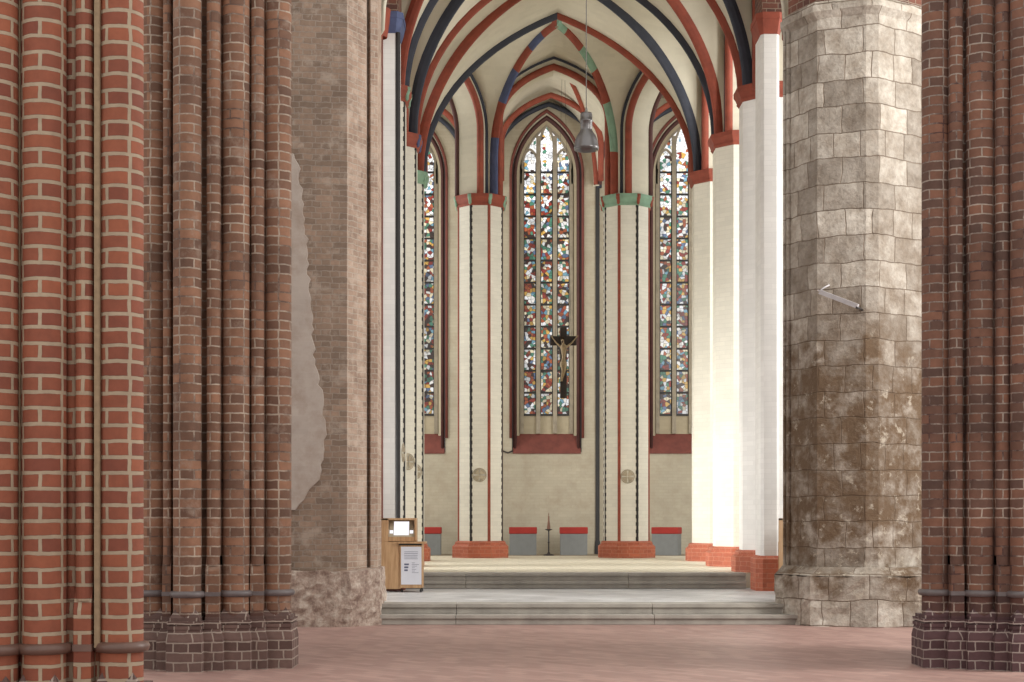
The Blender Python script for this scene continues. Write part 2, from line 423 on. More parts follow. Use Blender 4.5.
step(-3.2, 5.4, Y1, 0, Z1/2, .5, 'lowest grey stone step up from the nave')
step(-3.2, 5.4, Y1+.30, Z1/2, Z1, .5, 'second grey stone step, at the edge of the slab floor')
step(-3.0, 4.22, Y2-.0, Z1, Z1+(Z2-Z1)/2, .5, 'third grey stone step, below the cream choir floor')
step(-3.0, 4.22, Y2+.05, Z1+(Z2-Z1)/2, Z2, .5, 'topmost grey stone step, edge of the cream choir floor')

# ---------------------------------------------------------------- clustered brick piers of the nave
def cluster(name, label, org, shafts, ribs, core, mb, mp, ring, top, seam=None, r=.14, ringz=.8):
    T = thing(name, org, label, 'pier', 'clustered brick piers of the nave')
    b = MB(); b.prism(core, 0, top); b.build('core', mb, T)
    for k, (x, y) in enumerate(shafts):
        ph = k*1.37+.4
        b = MB(); b.uo = (.11, .03, .2, .14, .07)[k % 5]; b.lathe(x, y, [(r*1.0, .56), (r*1.0, ringz-.03)], 24, ph, ph+2*PI); b.lathe(x, y, [(r, ringz+.03), (r, top)], 24, ph, ph+2*PI)
        b.build('engaged_shaft', mb, T)
        b = MB(); b.lathe(x, y, [(r, ringz-.035), (r+.03, ringz-.028), (r+.042, ringz), (r+.03, ringz+.028), (r, ringz+.035)], 24)
        b.build('shaft_ring', ring, T)
        a = r+.005; b = MB()
        FL = .032
        def sq(h): return [(x-h, y-h), (x+h, y-h), (x+h, y+h+.1), (x-h, y+h+.1)]
        b.prism(sq(a+FL), 0, .33); b.prism(sq(a+FL), .33, .44, sq(a+.012)); b.prism(sq(a+.024), .44, .475); b.prism(sq(a+.006), .475, .49)
        b.prism(sq(a+.024), .49, .525); b.prism(sq(a), .525, .56)
        for sx in (-1, 1):          # pyramid spurs at the corners
            cx, cy = x+sx*a, y-a
            tip = (x+sx*r*.66, y-r*.66, .66)
            b.face([(cx, cy, .56), (x, cy, .56), tip]); b.face([(cx, y, .56), (cx, cy, .56), tip])
        b.build('plinth', mp, T)
    for (x, y, w) in ribs:
        h = w/2; b = MB()
        sec = [(x-h, y+.3), (x-h, y)] + [(x-h*math.cos(q*PI/8), y-h*.9*math.sin(q*PI/8)) for q in range(0, 9)] + [(x+h, y), (x+h, y+.3)]
        b.prism(sec, 1.1, top, smooth=False)
        sq_ = [(x-h, y+.3), (x-h, y-h*.9), (x+h, y-h*.9), (x+h, y+.3)]
        b.prism(sq_, .56, 1.04)
        top_ = [(x-h, y+.3), (x-h, y), (x+h, y), (x+h, y+.3)]
        b.prism(sq_, 1.04, 1.2, top_)
        b.build('moulding', mb, T)
        b = MB(); g = lambda e: [(x-h-e, y+.3), (x-h-e, y-h*.9-e), (x+h+e, y-h*.9-e), (x+h+e, y+.3)]
        b.prism(g(.006), ringz-.022, ringz+.022); b.build('shaft_ring', ring, T)
        b = MB(); b.prism(g(.05), 0, .33); b.prism(g(.05), .33, .44, g(.012)); b.prism(g(.02), .44, .525); b.prism(g(.004), .525, .56)
        b.build('plinth', mp, T)
    if seam:
        for (x, y, w) in seam:
            b = MB(); b.box(x-w/2, x+w/2, y, y+.2, ringz, top); b.build('mortar_seam', 'mortar', T)
    return T
def mir(core_pts, cx): return core_pts
# left foreground pier
def pl_(*a): return [(PX(px, y), y) for px, y in a]
cluster('clustered_pier', 'large orange brick pier with pale mortar cut by the left edge', (-3.4, 10.2, 0),
        pl_((121.5, 9.52), (44, 9.40), (-4.5, 9.32), (-55, 9.36)),
        [(PX(87, 9.5), 9.44, .108), (PX(73, 9.5), 9.50, .09), (PX(13, 9.4), 9.44, .07)],
        pl_((132, 9.66), (99, 9.50), (90, 9.50), (20, 9.42), (-60, 9.42), (-110, 10.2), (-60, 11.0), (90, 11.0), (128, 10.2)), 'brick_front', 'plinth_left', 'glaze_brown', 9,
        seam=[(PX(97.7, 9.42), 9.40, .034), (PX(20.5, 9.4), 9.36, .026)], r=.137, ringz=.805)
# second pier on the left
cluster('clustered_pier', 'weathered brown brick pier with slender shafts, second from the left edge', (-3.4, 16.9, 0),
        pl_((277.5, 16.1), (236, 15.92), (187.5, 15.72), (153, 15.98), (120, 16.1)),
        [(PX(258, 15.98), 15.94, .135), (PX(214, 15.8), 15.76, .14), (PX(169.5, 15.9), 15.80, .09)],
        pl_((286, 16.2), (262, 16.04), (250, 16.0), (210, 15.88), (187, 15.85), (165, 15.90), (140, 16.05), (100, 16.9), (130, 17.6), (230, 17.6), (268, 16.9)),
        'brick_left', 'plinth_left', 'glaze', 10, r=.148, ringz=.8)
# pier on the right
cluster('clustered_pier', 'dark red brick pier with slender shafts at the right edge', (5.4, 16.9, 0),
        pl_((935.5, 16.12), (980, 15.93), (1024, 15.72), (1068, 15.9)),
        [(PX(956, 15.95), 15.94, .135), (PX(1002, 15.8), 15.78, .135), (PX(1046, 15.8), 15.76, .12)],
        pl_((927, 16.2), (955, 16.9), (965, 17.6), (1040, 17.6), (1080, 16.9), (1070, 16.0), (1040, 15.88), (1024, 15.86), (1002, 15.90), (979, 16.0), (956, 16.04))[::-1],
        'brick_right', 'plinth_right', 'glaze', 10, r=.146, ringz=.8)

# ---------------------------------------------------------------- chancel arch piers
def rough_prism(b, pl, z0, z1, nz, amp, seed, grow=0):
    """extruded plan with jittered rings, for broken masonry"""
    rnd = random.Random(seed); rings = []
    # refine plan
    rp = []
    for i in range(len(pl)):
        a, c = Vector(pl[i]), Vector(pl[(i+1) % len(pl)]); k = max(1, int((c-a).length/.12))
        for j in range(k): rp.append(a.lerp(c, j/k))
    cen = sum(rp, Vector((0, 0)))/len(rp)
    for q in range(nz+1):
        t = q/nz; z = z0+(z1-z0)*t; ring = []
        for p in rp:
            d = (p-cen).normalized(); ring.append(Vector((*(p+d*(rnd.uniform(-amp, amp)+grow*(1-t))), z + (rnd.uniform(-amp, amp)*.5 if 0 < q < nz else (rnd.uniform(-amp, amp*.4)*1.5 if q == nz else 0)))))
        rings.append(ring)
    n = len(rp)
    for q in range(nz):
        u = 0
        for i in range(n):
            j = (i+1) % n; L = (rp[j]-rp[i]).length if j else .12
            b.face([rings[q][i], rings[q][j], rings[q+1][j], rings[q+1][i]], [(u, rings[q][i].z), (u+L, rings[q][j].z), (u+L, rings[q+1][j].z), (u, rings[q+1][i].z)], False)
            u += L
    b.face(rings[-1])
# right: pale stone pier
sp = [(X(786.5, 66), 22.75), (X(791.5, 66.3), 22.6), (X(817, 68.0), 22.05), (X(866, 68.8), 21.8), (X(879, 68.9), 21.80), (X(934, 66.9), 22.42), (6.55, 23.0), (6.55, 23.6), (4.4, 23.6)]
T = thing('stone_pier', (5.3, 22.6, 0), 'pale weathered ashlar stone pier with dark stains at right of the steps', 'pier')
b = MB(); rough_prism(b, sp, .78, 8.95, 60, .008, 3); b.build('shaft', 'stone', T)
b = MB()
pc = (5.35, 22.75)
def grow(pl, c, k, e): return [(c[0]+(p[0]-c[0])*k, p[1]-e) for p in pl]
pb = [(X(781.5, 68), 22.6), (X(812, 69), 21.85), (X(866, 69.6), 21.62), (X(882, 69.7), 21.6), (X(930, 69.5), 21.7), (6.7, 22.5), (6.7, 23.7), (4.2, 23.7)]
rough_prism(b, pb, 0, .74, 8, .018, 5); b.prism(pb, .735, .86, [(X(787, 67), 22.7), (X(817, 68), 22.0), (X(866, 68.8), 21.76), (X(879, 69), 21.74), (X(925, 68.6), 21.85), (6.56, 22.6), (6.56, 23.6), (4.3, 23.7)])
b.build('plinth', 'stone', T)
b = MB(); b.lathe(X(789, 66.3), 22.66, [(.035, .8), (.035, 9.0)], 10); b.build('edge_roll', 'stone', T)
b = MB(); b.lathe(X(785.5, 66.1), 22.74, [(.03, .8), (.03, 9.0)], 10); b.build('edge_roll', 'stone', T)
cc = sum((Vector(p) for p in sp), Vector((0, 0)))/len(sp)
def gp(e): return [tuple(Vector(p)+(Vector(p)-cc).normalized()*e) for p in sp]
b = MB(); b.prism(gp(.0), 8.9, 9.0, gp(.09)); b.prism(gp(.09), 9.0, 9.09); b.prism(gp(.05), 9.09, 9.15); b.build('cornice', 'stone', T)
b = MB(); b.prism(gp(-.03), 9.15, 11.0); b.build('brick_springer', 'brick_arch', T)
o = MB(); p0 = Vector((X(821, 68.5), 21.98, Z(291, 68.5))); p1 = Vector((X(856, 69.2), 21.56, Z(307.5, 69.2)))
T = thing('metal_bar', tuple(p1), 'pale flat metal bar sticking out of the stained stone pier', 'metal bar')
d = (p1-p0).normalized(); up = Vector((0, 0, 1)); sd = d.cross(up).normalized(); up2 = sd.cross(d)
def slab(b, a, c, w, h):
    q = []
    for p in (a, c): q.append([p+sd*w+up2*h, p-sd*w+up2*h, p-sd*w-up2*h, p+sd*w-up2*h])
    for k in range(4): b.face([q[0][k], q[0][(k+1) % 4], q[1][(k+1) % 4], q[1][k]])
    b.face(q[0][::-1]); b.face(q[1])
slab(o, p0, p1, .02, .032); o.build('bar', 'bar', T)
o = MB(); o.tube([p0+Vector((-.02, .05, .03)), p0+Vector((0, 0, .01)), p0+Vector((.06, -.02, .06)), p0+Vector((.14, .0, .1))], .012); o.build('anchor_hook', 'bar', T)
o = MB(); o.tube([p1+Vector((-.02, -.01, -.02)), p1+Vector((.05, .1, -.015)), p1+Vector((.12, .25, -.015))], .018); o.build('wall_anchor', 'iron', T)
# left: mixed brick pier
T = thing('chancel_pier', (-2.9, 22.7, 0), 'broad pier of mottled old brick with grey render patches, left of the steps', 'pier')
lp = [(-4.3, 21.9), (X(300, 68.6), 21.86), (X(347, 68.3), 21.96), (X(366, 67), 22.4), (X(367.5, 66.4), 22.6), (X(367.5, 66), 23.4), (-4.3, 23.4)]
b = MB(); b.mi = 0
L = lp
b.prism([L[0], L[1], L[2], L[3], L[4], L[5], L[6]], .7, 12)
for f in b.bm.faces:
    c = f.calc_center_median()
    if c.x > X(349, 68) and abs(c.z-6) < 6: f.material_index = 1
b.build('shaft', ['brick_old', 'brick_old_light'], T)
b = MB(); 
jam = [(X(371, 66.5), 22.5), (X(377.5, 66.5), 22.56), (X(377.5, 66), 23.4), (X(367, 66), 23.4), (X(367, 66.3), 22.62)]
b.prism(jam, .3, 12); b.build('jamb', 'brick_old_light', T)
b = MB(); rough_prism(b, [(-4.35, 21.85), (X(300, 69), 21.7), (X(350, 69), 21.72), (X(379.5, 67.6), 22.15), (X(380, 66.5), 22.7), (-2.0, 23.5), (-4.35, 23.5)], 0, .82, 9, .03, 9, grow=.03)
b.build('rubble_base', 'rubble', T)
b = MB()      # remnant of grey render hanging on the left part of the face, with a ragged edge
rnd = random.Random(4)
key = [(510, 296), (500, 304), (480, 317), (450, 325), (400, 322), (345, 312), (300, 310), (250, 307), (170, 299), (150, 292)]
zz, edge = [], []
for (ya, wa), (yb, wb) in zip(key, key[1:]):
    k = max(2, int(abs(ya-yb)/5))
    for q in range(k):
        zz.append(Z(ya+(yb-ya)*q/k, 68.4)); edge.append(wa+(wb-wa)*q/k+rnd.uniform(-2.2, 2.2))
for i in range(len(zz)-1):
    la, lb = (280+5*math.sin(q*1.9)+(q % 3) for q in (i, i+1))
    f = lambda w, z, e: (X(w, 68.6), 21.86+(w-300)/47*.10-.004-e, z)
    b.face([f(la, zz[i], .02), f(edge[i], zz[i], .02), f(edge[i+1], zz[i+1], .02), f(lb, zz[i+1], .02)])
    b.face([f(edge[i], zz[i], .02), f(edge[i]+1, zz[i], -.02), f(edge[i+1]+1, zz[i+1], -.02), f(edge[i+1], zz[i+1], .02)])
b.build('render_patch', 'skim', T)

# ---------------------------------------------------------------- painted octagonal piers of the choir
ZB, ZC0, ZC1 = .97, 9.08, 9.35
CX = 1.03
def disc(x, y, z, r, n, T):
    n = Vector(n).normalized(); a = Vector((0, 0, 1)).cross(n).normalized(); u = Vector((0, 0, 1)); b = MB()
    c = Vector((x, y, z))
    def ring(r0, r1, t0, t1, k=24, e=.012):
        for i in range(k):
            p = t0+(t1-t0)*i/k; q = t0+(t1-t0)*(i+1)/k
            v = [c+a*math.cos(w)*rr+u*math.sin(w)*rr for w, rr in ((p, r0), (q, r0), (q, r1), (p, r1))]
            b.face([w+n*e for w in v]); b.face([v[3], v[2], v[2]+n*e, v[3]+n*e])
    ring(r*.86, r, 0, 2*PI)
    for k in range(4): ring(.02, r*.82, PI/2*k+.16, PI/2*(k+1)-.16, 8)
    b.build('consecration_cross', M['discm'], T)
M['discm'] = plain('faded_medallion_paint', (168, 156, 134), .85)
def opier(cx, cy, label, cols, capm, corbm, w=1.08, mat='cream', up=0):
    ZC0, ZC1 = 9.08+up, 9.35+up
    T = thing('octagonal_pier', (cx, cy, Z2), label, 'pier', 'painted octagonal piers of the choir')
    b = MB(); b.prism(octo(cx, cy, w), ZB-.01, ZC0+.02); b.build('shaft', mat, T)
    V = octo(cx, cy, w-.03)
    for i, v in enumerate(V):
        m = cols[i]
        if not m: continue
        b = MB(); d = Vector((v[0]-cx, v[1]-cy)).normalized(); t = Vector((-d.y, d.x))
        sec = []
        hw = .043
        for k in range(7):
            a = -PI/2+PI*k/6
            p = Vector(v)+t*hw*math.sin(a)*1.0+d*(.035*math.cos(a)-.012)
            sec.append((p, hw*math.sin(a)))
        for k in range(6):
            (p, u0), (q, u1) = sec[k], sec[k+1]
            b.face([(p.x, p.y, ZB), (q.x, q.y, ZB), (q.x, q.y, ZC0+.01), (p.x, p.y, ZC0+.01)], [(u0, ZB), (u1, ZB), (u1, ZC0), (u0, ZC0)], True)
        b.build('corner_roll', m, T)
    b = MB(); b.prism(octo(cx, cy, w+.28), Z2-.005, .84); b.prism(octo(cx, cy, w+.28), .84, .89, octo(cx, cy, w+.17)); b.prism(octo(cx, cy, w+.15), .89, .94); b.prism(octo(cx, cy, w+.15), .94, ZB, octo(cx, cy, w+.05))
    b.build('base', 'brick_base', T)
    b = MB(); b.prism(octo(cx, cy, w+.03), ZC0, ZC0+.05, octo(cx, cy, w+.1)); b.prism(octo(cx, cy, w+.06), ZC0+.05, ZC0+.13, octo(cx, cy, w+.13)); b.prism(octo(cx, cy, w+.13), ZC0+.13, ZC0+.19, octo(cx, cy, w+.2)); b.prism(octo(cx, cy, w+.2), ZC0+.19, ZC1)
    b.build('capital', capm, T)
    if corbm:
        for v in octo(cx, cy, w+.08):
            b = MB(); b.lathe(v[0], v[1], [(.0, ZC0+.0), (.035, ZC0+.04), (.04, ZC0+.12), (.065, ZC0+.18), (.07, ZC1-.01), (0, ZC1-.008)], 10); b.build('corbel', corbm, T)
    return T
K_, R_, N_ = 'tooth', 'red', None
# vertices 0..7 counter-clockwise from the +x/+y corner; front edges are 4,5,6,7 (left to right)
YE = 36.2+.54; YD, YC, YB = 33.6+.54, 30.24+.54, 27.3+.54
E1 = (X(480, 41.45), YE); E2 = (X(628.2, 41.45), YE)
XL, XR = -2.55, 4.66
T1 = opier(*E1, 'cream octagonal pier left of the central window, red capital and medallion', [R_, K_, R_, K_, R_, K_, R_, K_], 'red', 'green')
T2 = opier(*E2, 'cream octagonal pier right of the central window, green capital and medallion', [R_, K_, R_, K_, K_, R_, K_, R_], 'green', 'red')
disc(X(479.5, 41.4), E1[1]-.545, Z(475, 41.4), .17, (0, -1, 0), T1); disc(X(627.5, 41.4), E2[1]-.545, Z(476.5, 41.4), .17, (0, -1, 0), T2)
c0 = [N_]*8
TD = opier(XR, YD, 'cream pier with red capital in the right arcade, nearest to the right window', c0, 'red', None)
TC = opier(XR+.03, YC, 'white lit pier in the right arcade, second from the right window', c0, 'red', None)
TB = opier(XR+.13, YB, 'white pier in the right arcade at the edge of the top step', c0, 'red', None, mat='white', up=.14)
cl = [N_, N_, N_, N_, N_, R_, R_, K_]
TDl = opier(XL, YD, 'cream black-edged pier in the left arcade beside the left window', cl, 'green', 'green')
TCl = opier(XL+.055, YC, 'cream black-edged pier in the left arcade, second from the left window', cl, 'red', 'blue')
TBl = opier(XL+.035, YB, 'cream black-edged pier in the left arcade, nearest to the wooden stand', cl, 'red', 'green', up=.14)
n45 = Vector((1, -1, 0)).normalized()
for (T, x, y, z) in ((TDl, XL, YD, Z(472, 44)), (TCl, XL+.055, YC, Z(462, 49))):
    disc(x+n45.x*.545, y+n45.y*.545, z, .17, n45, T)
# wall responds of the chancel arch
def respond(x0, x1, yf, label, capm, strip, right):
    T = thing('wall_respond', ((x0+x1)/2, yf+.3, Z1), label, 'pier')
    cw = .05
    pl = [(x0+cw, yf), (x1-cw, yf), (x1, yf+cw), (x1, yf+.62), (x0, yf+.62), (x0, yf+cw)]
    zc = 10.08 if not right else 10.05
    b = MB(); b.prism(pl, .88, zc); b.build('shaft', 'white', T)
    g = lambda e: [(x0+cw-e*.4, yf-e), (x1-cw+e*.4, yf-e), (x1+e, yf+cw-e*.4), (x1+e, yf+.62), (x0-e, yf+.62), (x0-e, yf+cw-e*.4)]
    b = MB(); b.box(x0-.25 if not right else x0+.02, x1+.0 if not right else x1+.8, yf+.02, yf+.8, zc+.37, 12.0); b.build('brick_springer', 'brick_arch', T)
    b = MB(); b.prism(g(.09), Z1-.005, .84); b.prism(g(.09), .84, .9, g(.02)); b.build('base', 'brick_base' if right else 'wred', T)
    b = MB(); b.prism(g(.01), zc, zc+.12, g(.05)); b.prism(g(.05), zc+.12, zc+.25, g(.08)); b.prism(g(.09), zc+.25, zc+.36); b.build('capital', capm, T)
    if strip:
        for (xx, m) in strip:
            b = MB(); b.lathe(xx, yf+.01, [(.042, .9), (.042, zc+.01)], 10); b.build('edge_roll', m, T)
    return T
respond(X(761, 57), X(779.5, 57), 26.3, 'flat white wall respond with red capital beside the stone pier', 'red', None, True)
TA = respond(X(380, 57), X(398, 57), 26.35, 'white wall respond with blue capital and red and black edges behind the wooden stand', 'blue', [(X(380.6, 57), 'wred'), (X(397.8, 57), 'black')], False)
b = MB(); b.lathe(X(381, 57), 26.2, [(.12, 9.95), (.16, 10.2), (.18, 10.44)], 12); b.build('corbel', 'red', TA)
disc(X(399.5, 57)+.03, 26.75, Z(453, 56), .17, (1, -.1, 0), TA)

# ---------------------------------------------------------------- vault
def arc(h, zs, zt, n=14, pf=1.12):
    """quarter of a pointed arch: (distance from the foot, z), from foot to crown"""
    H = max(zt-zs, pf*h); R = (h*h+H*H)/(2*h); k = (zt-zs)/H; a1 = math.asin(min(1, H/R))
    return [(R-R*math.cos(a1*i/n), zs+k*R*math.sin(a1*i/n)) for i in range(n+1)]
def resample(pts, n):
    P = [Vector(p) for p in pts]; L = [0]
    for i in range(1, len(P)): L.append(L[-1]+(P[i]-P[i-1]).length)
    out = []
    for k in range(n+1):
        t = L[-1]*k/n; i = 1
        while i < len(L)-1 and L[i] < t: i += 1
        f = (t-L[i-1])/max(1e-9, L[i]-L[i-1]); out.append(P[i-1].lerp(P[i], f))
    return out
def half3(a, m, z0, zs, zt, n=14, pf=1.12):
    """half arch in space from foot a (plan) rising to the crown over m (plan); stilted from z0 to zs"""
    a = Vector(a); m = Vector(m); d = (m-a); h = d.length; d = d.normalized(); pts = []
    if zs > z0+.01: pts.append((a.x, a.y, z0))
    for u, z in arc(h, zs, zt, n, pf): pts.append((a.x+d.x*u, a.y+d.y*u, z))
    return pts
def rib_sec(w=.2, d=.22): return [(-w/2, -.05), (-w/2, .3*d), (-w*.3, .8*d), (-w*.12, d), (w*.12, d), (w*.3, .8*d), (w/2, .3*d), (w/2, -.05)]
def roll_sec(r): return [(r*math.cos(2*PI*k/8), r*math.sin(2*PI*k/8)) for k in range(8)]
def web(b, c1, c2, n=14, m=5):
    A = resample(c1, n); B = resample(c2, n)
    for i in range(n):
        for j in range(m):
            p = [A[i].lerp(B[i], j/m), A[i].lerp(B[i], (j+1)/m), A[i+1].lerp(B[i+1], (j+1)/m), A[i+1].lerp(B[i+1], j/m)]
            b.face(p, [(q.x, q.y) for q in p], True)
V = thing('ceiling', (CX, 31, ZC1), 'cream plastered rib vault over the choir', kind='structure')
def rib(pts, mats, fr=None, w=.125, d=.14, inward=1):
    P = [Vector(p) for p in pts]; h = Vector((P[-1].x-P[0].x, P[-1].y-P[0].y, 0)).normalized(); n = Vector((-h.y, h.x, 0))
    t = (P[1]-P[0]).normalized(); mm = t.cross(n)
    if mm.dot(h) < 0: n = -n           # inward normal must point towards the span at the foot
    b = MB(); 
    f = None
    P = resample(P, 28)
    if fr: f = lambda q: sum(1 for e in fr if q > e) % 99
    b.sweep(P, rib_sec(w, d), n, mats=(lambda q: f(q)) if fr else None)
    b.build('vault_rib', mats, V)
def arcade(P, Q, nin, half_in, zs, zt, t=.34, back=True, roll=('dark', 'red'), backred=True, zwall=None, b=None, zsp=ZC1, parent=None):
    """moulded band of an arcade arch between two piers. nin = unit plan vector towards the vault"""
    P = Vector(P); Q = Vector(Q); mid = (P+Q)/2; d = (Q-P).normalized(); nin = Vector(nin).normalized()
    def curve(h, zz, off):
        o = []
        A = [(-h, zsp)]+[(-h+u, z) for u, z in arc(h, zs, zz, 12, 1.7)]
        A += [(-u, z) for u, z in reversed(A[:-1])]
        return [(mid.x+d.x*u+nin.x*off, mid.y+d.y*u+nin.y*off, z) for u, z in A]
    T = V
    b = MB(); i_f = curve(half_in, zt, t); o_f = curve(half_in+.33, zt+.33, t); i_b = curve(half_in, zt, -t); o_b = curve(half_in+.33, zt+.33, -t)
    for k in range(len(i_f)-1):
        for q in ((i_f, o_f), (o_b, i_b), (i_b, i_f), (o_f, o_b)):
            pts = [q[0][k], q[0][k+1], q[1][k+1], q[1][k]]; b.face(pts)
    sp_ = curve(half_in+.31, zt+.30, -t)
    for e in (0, .12):
        ee = Vector((nin.x*e, nin.y*e, 0)); g = [Vector(p)+ee for p in sp_]; end = [(P-d*.2), (Q+d*.2)]; top = 14.8
        for k in range(len(g)-1): b.face([g[k], g[k+1], (g[k+1].x, g[k+1].y, top), (g[k].x, g[k].y, top)])
    b.build('arcade_arch', 'web', T)
    nn = (nin.x, nin.y, 0)
    for (dh, off, r, m) in ((.27, t+.0, .05, roll[0]), (.03, t-.01, .085, roll[1]), (.02, -t, .07, 'dred'), (.27, -t, .05, roll[0])):
        if off < 0 and not back: continue
        b = MB(); b.sweep(curve(half_in+dh, zt+dh*.98, off), roll_sec(r), nn, smooth=True); b.build('arch_roll', m, T)
    return curve(half_in+.30, zt+.29, t)
ZT, ZO = 13.04, 13.36
# choir bays
rows = [(23.9, XL+.03, XR+.15), (YB, XL+.035, XR+.13), (YC, XL+.055, XR+.03), (YD, XL, XR)]
HF = .46
bw_ = MB()
trans = {}
for k, (y, xl, xr) in enumerate(rows):
    pf = 1.7 if k == 3 else 1.38
    trans[k] = (half3((xl+HF, y), (CX, y), ZC1, ZC1, ZT, pf=pf), half3((xr-HF, y), (CX, y), ZC1, ZC1, ZT, pf=pf))
tcol = {1: ('dark', 'red'), 2: ('red', 'dark'), 3: ('dark', 'red')}
fcol = {1: ('red', 'dark'), 2: ('dark', 'red'), 3: ('red', 'dark')}
for k in (1, 2, 3):
    rib(trans[k][0], [tcol[k][0]]); rib(trans[k][1], [tcol[k][1]])
for k in (0, 1, 2):
    (ya, xla, xra), (yb, xlb, xrb) = rows[k], rows[k+1]; ym = (ya+yb)/2; O = (CX, ym)
    wa = {}
    for side, xa, xb, sg in ((0, xla, xlb, 1), (1, xra, xrb, -1)):
        P, Q = (xa, ya), (xb, yb)
        if k == 0: bc = arcade(P, Q, (sg, 0), (yb-ya)/2-.54, 11.2, 12.3)
        else: bc = arcade(P, Q, (sg, 0), (yb-ya)/2-.54, 11.0, 12.3)
        hlf = len(bc)//2
        near, far = bc[:hlf+1], bc[hlf:][::-1]
        for (corner, bnd, tr, sgn) in (((xa, ya), near, trans[k][side], 1), ((xb, yb), far, trans[k+1][side], -1)):
            dd = (Vector(O)-Vector(corner)).normalized(); ft = Vector(corner)+dd*HF
            rc = half3(ft, O, ZC1, ZC1, ZO, pf=1.3)
            web(bw_, rc, bnd); web(bw_, rc, tr)
            if corner == (xb, yb): rib(rc, [fcol[k+1][side]], w=.14, d=.15)
bw_.build('vault_web', 'web', V, solid=.06)
# apse
KS = (CX, YD+.35)
bw_ = MB()
def aprib(P, mats=None, fr=None, draw=True):
    dd = (Vector(KS)-Vector(P)).normalized(); ft = Vector(P)+dd*.5
    rc = half3(ft, KS, ZC1, 10.2, ZT-.06, pf=1.0)
    if draw: rib(rc, mats, fr, w=.14, d=.17)
    return rc
rE1 = aprib(E1, ['blue', 'red', 'blue', 'red', 'blue', 'red'], [.27, .48, .63, .8, .88])
rE2 = aprib(E2, ['red', 'green', 'red', 'green', 'red', 'green'], [.22, .46, .66, .78, .92])
D1, D2 = (XL, YD), (XR, YD)
def nrm(P, Q):
    d = Vector(Q)-Vector(P); n = Vector((-d.y, d.x)).normalized(); c = Vector(KS)-(Vector(P)+Vector(Q))/2
    return n if n.dot(c) > 0 else -n
for (P, Q, ra, rb_) in ((E1, E2, rE1, rE2), (D1, E1, None, rE1), (E2, D2, rE2, None)):
    L = (Vector(Q)-Vector(P)).length
    bc = arcade(P, Q, nrm(P, Q), L/2-.50, 11.2 if P == E1 else 10.9, 12.45 if P == E1 else 12.25, back=(P != E1))
    h = len(bc)//2; near, far = bc[:h+1], bc[h:][::-1]
    if ra is None: ra = trans[3][0]
    if rb_ is None: rb_ = trans[3][1]
    web(bw_, ra, near); web(bw_, rb_, far)
bw_.build('vault_web', 'web', V, solid=.06)
# ambulatory vault behind the apse piers, on shafts along the window wall
W1, W2 = (X(495, 34), YW), (X(597.5, 34), YW)
W0, W3 = (X(360, 34), YW), (X(735, 34), YW)
bw_ = MB()
def cell(c, zs_b, zt_b, zo, ribs=True, col=('red', 'dred'), spz=ZC1):
    O = sum((Vector(p) for p in c), Vector((0, 0)))/4
    for i in range(4):
        P, Q = Vector(c[i]), Vector(c[(i+1) % 4]); mid = (P+Q)/2
        for K in (P, Q):
            di = (mid-K).normalized(); dr = (O-K).normalized()
            zs = 10.6 if K.y < 40 else 11.3
            z00 = ZC1 if K.y < 40 else 11.25
            bnd = half3(K+di*.1, mid, z00, zs_b[i], zt_b[i]); rc = half3(K+dr*.1, O, z00, zs, zo)
            web(bw_, rc, bnd)
    if ribs:
        for i in range(4):
            K = Vector(c[i])
            if K.x < 0: continue
            dr = (O-K).normalized(); rc = half3(K+dr*(.35 if K.y < 40 else .1), O, ZC1 if K.y < 40 else 11.28, 10.6 if K.y < 40 else 11.3, zo); rib(rc, [col[i % 2]], w=.14, d=.16)
cell([E1, E2, W2, W1], [11.3, 11.3, 11.9, 11.3], [13.6, 13.4, 13.9, 13.4], 14.2)
cell([D1, E1, W1, W0], [11.2, 11.3, 11.9, 11.3], [13.4, 13.4, 13.9, 13.4], 14.2, ribs=True)
cell([E2, D2, W3, W2], [11.2, 11.3, 11.9, 11.3], [13.4, 13.4, 13.9, 13.4], 14.2, ribs=True)
bw_.build('vault_web', 'web', V, solid=.06)

# ---------------------------------------------------------------- window wall
GS = 33.7                     # scale in the plane of the glass
HP = .494                     # pitch of the lights
WH = .80                      # half width of the glazed opening
def opening(cx, half, zb, zspr, zt, y, n=12, pf=1.12):
    A = [(-half, zb)]+[(-half+u, z) for u, z in arc(half, zspr, zt, n, pf)]
    A += [(-u, z) for u, z in reversed(A[:-1])]
    return [(cx+u, y, z) for u, z in A]
winx = [X(411.5, GS), X(546.5, GS), X(682, GS)]
ZG0, ZG1 = Z(415, GS), Z(127, GS)      # foot and apex of the glass
ZPL = Z(433, GS)
bwall = MB()
xs = [-13, (winx[0]+winx[1])/2, (winx[1]+winx[2])/2, 14]
for i, cx in enumerate(winx):
    xa, xb = xs[i], xs[i+1]; HO = 1.02; zb = Z(452, 34)
    op = opening(cx, HO, zb, 11.55, 13.35, YW)
    bwall.face([(xa, YW, ZA), (xb, YW, ZA), (xb, YW, zb), (xa, YW, zb)])
    bwall.face([(xa, YW, zb), (cx-HO, YW, zb), (cx-HO, YW, 11.55), (xa, YW, 11.55)]); bwall.face([(cx+HO, YW, zb), (xb, YW, zb), (xb, YW, 11.55), (cx+HO, YW, 11.55)])
    h = len(op)//2
    top = 16
    for k in range(1, h):
        a, c = op[k], op[k+1]; bwall.face([(xa, YW, a[2]), a, c, (xa, YW, c[2])])
    for k in range(h, len(op)-2):
        a, c = op[k], op[k+1]; bwall.face([a, (xb, YW, a[2]), (xb, YW, c[2]), c])
    bwall.face([(xa, YW, 13.35), (xb, YW, 13.35), (xb, YW, top), (xa, YW, top)])
tag(bwall.build('wall_back', 'wall'), 'stained cream east wall behind the octagonal piers', kind='structure')
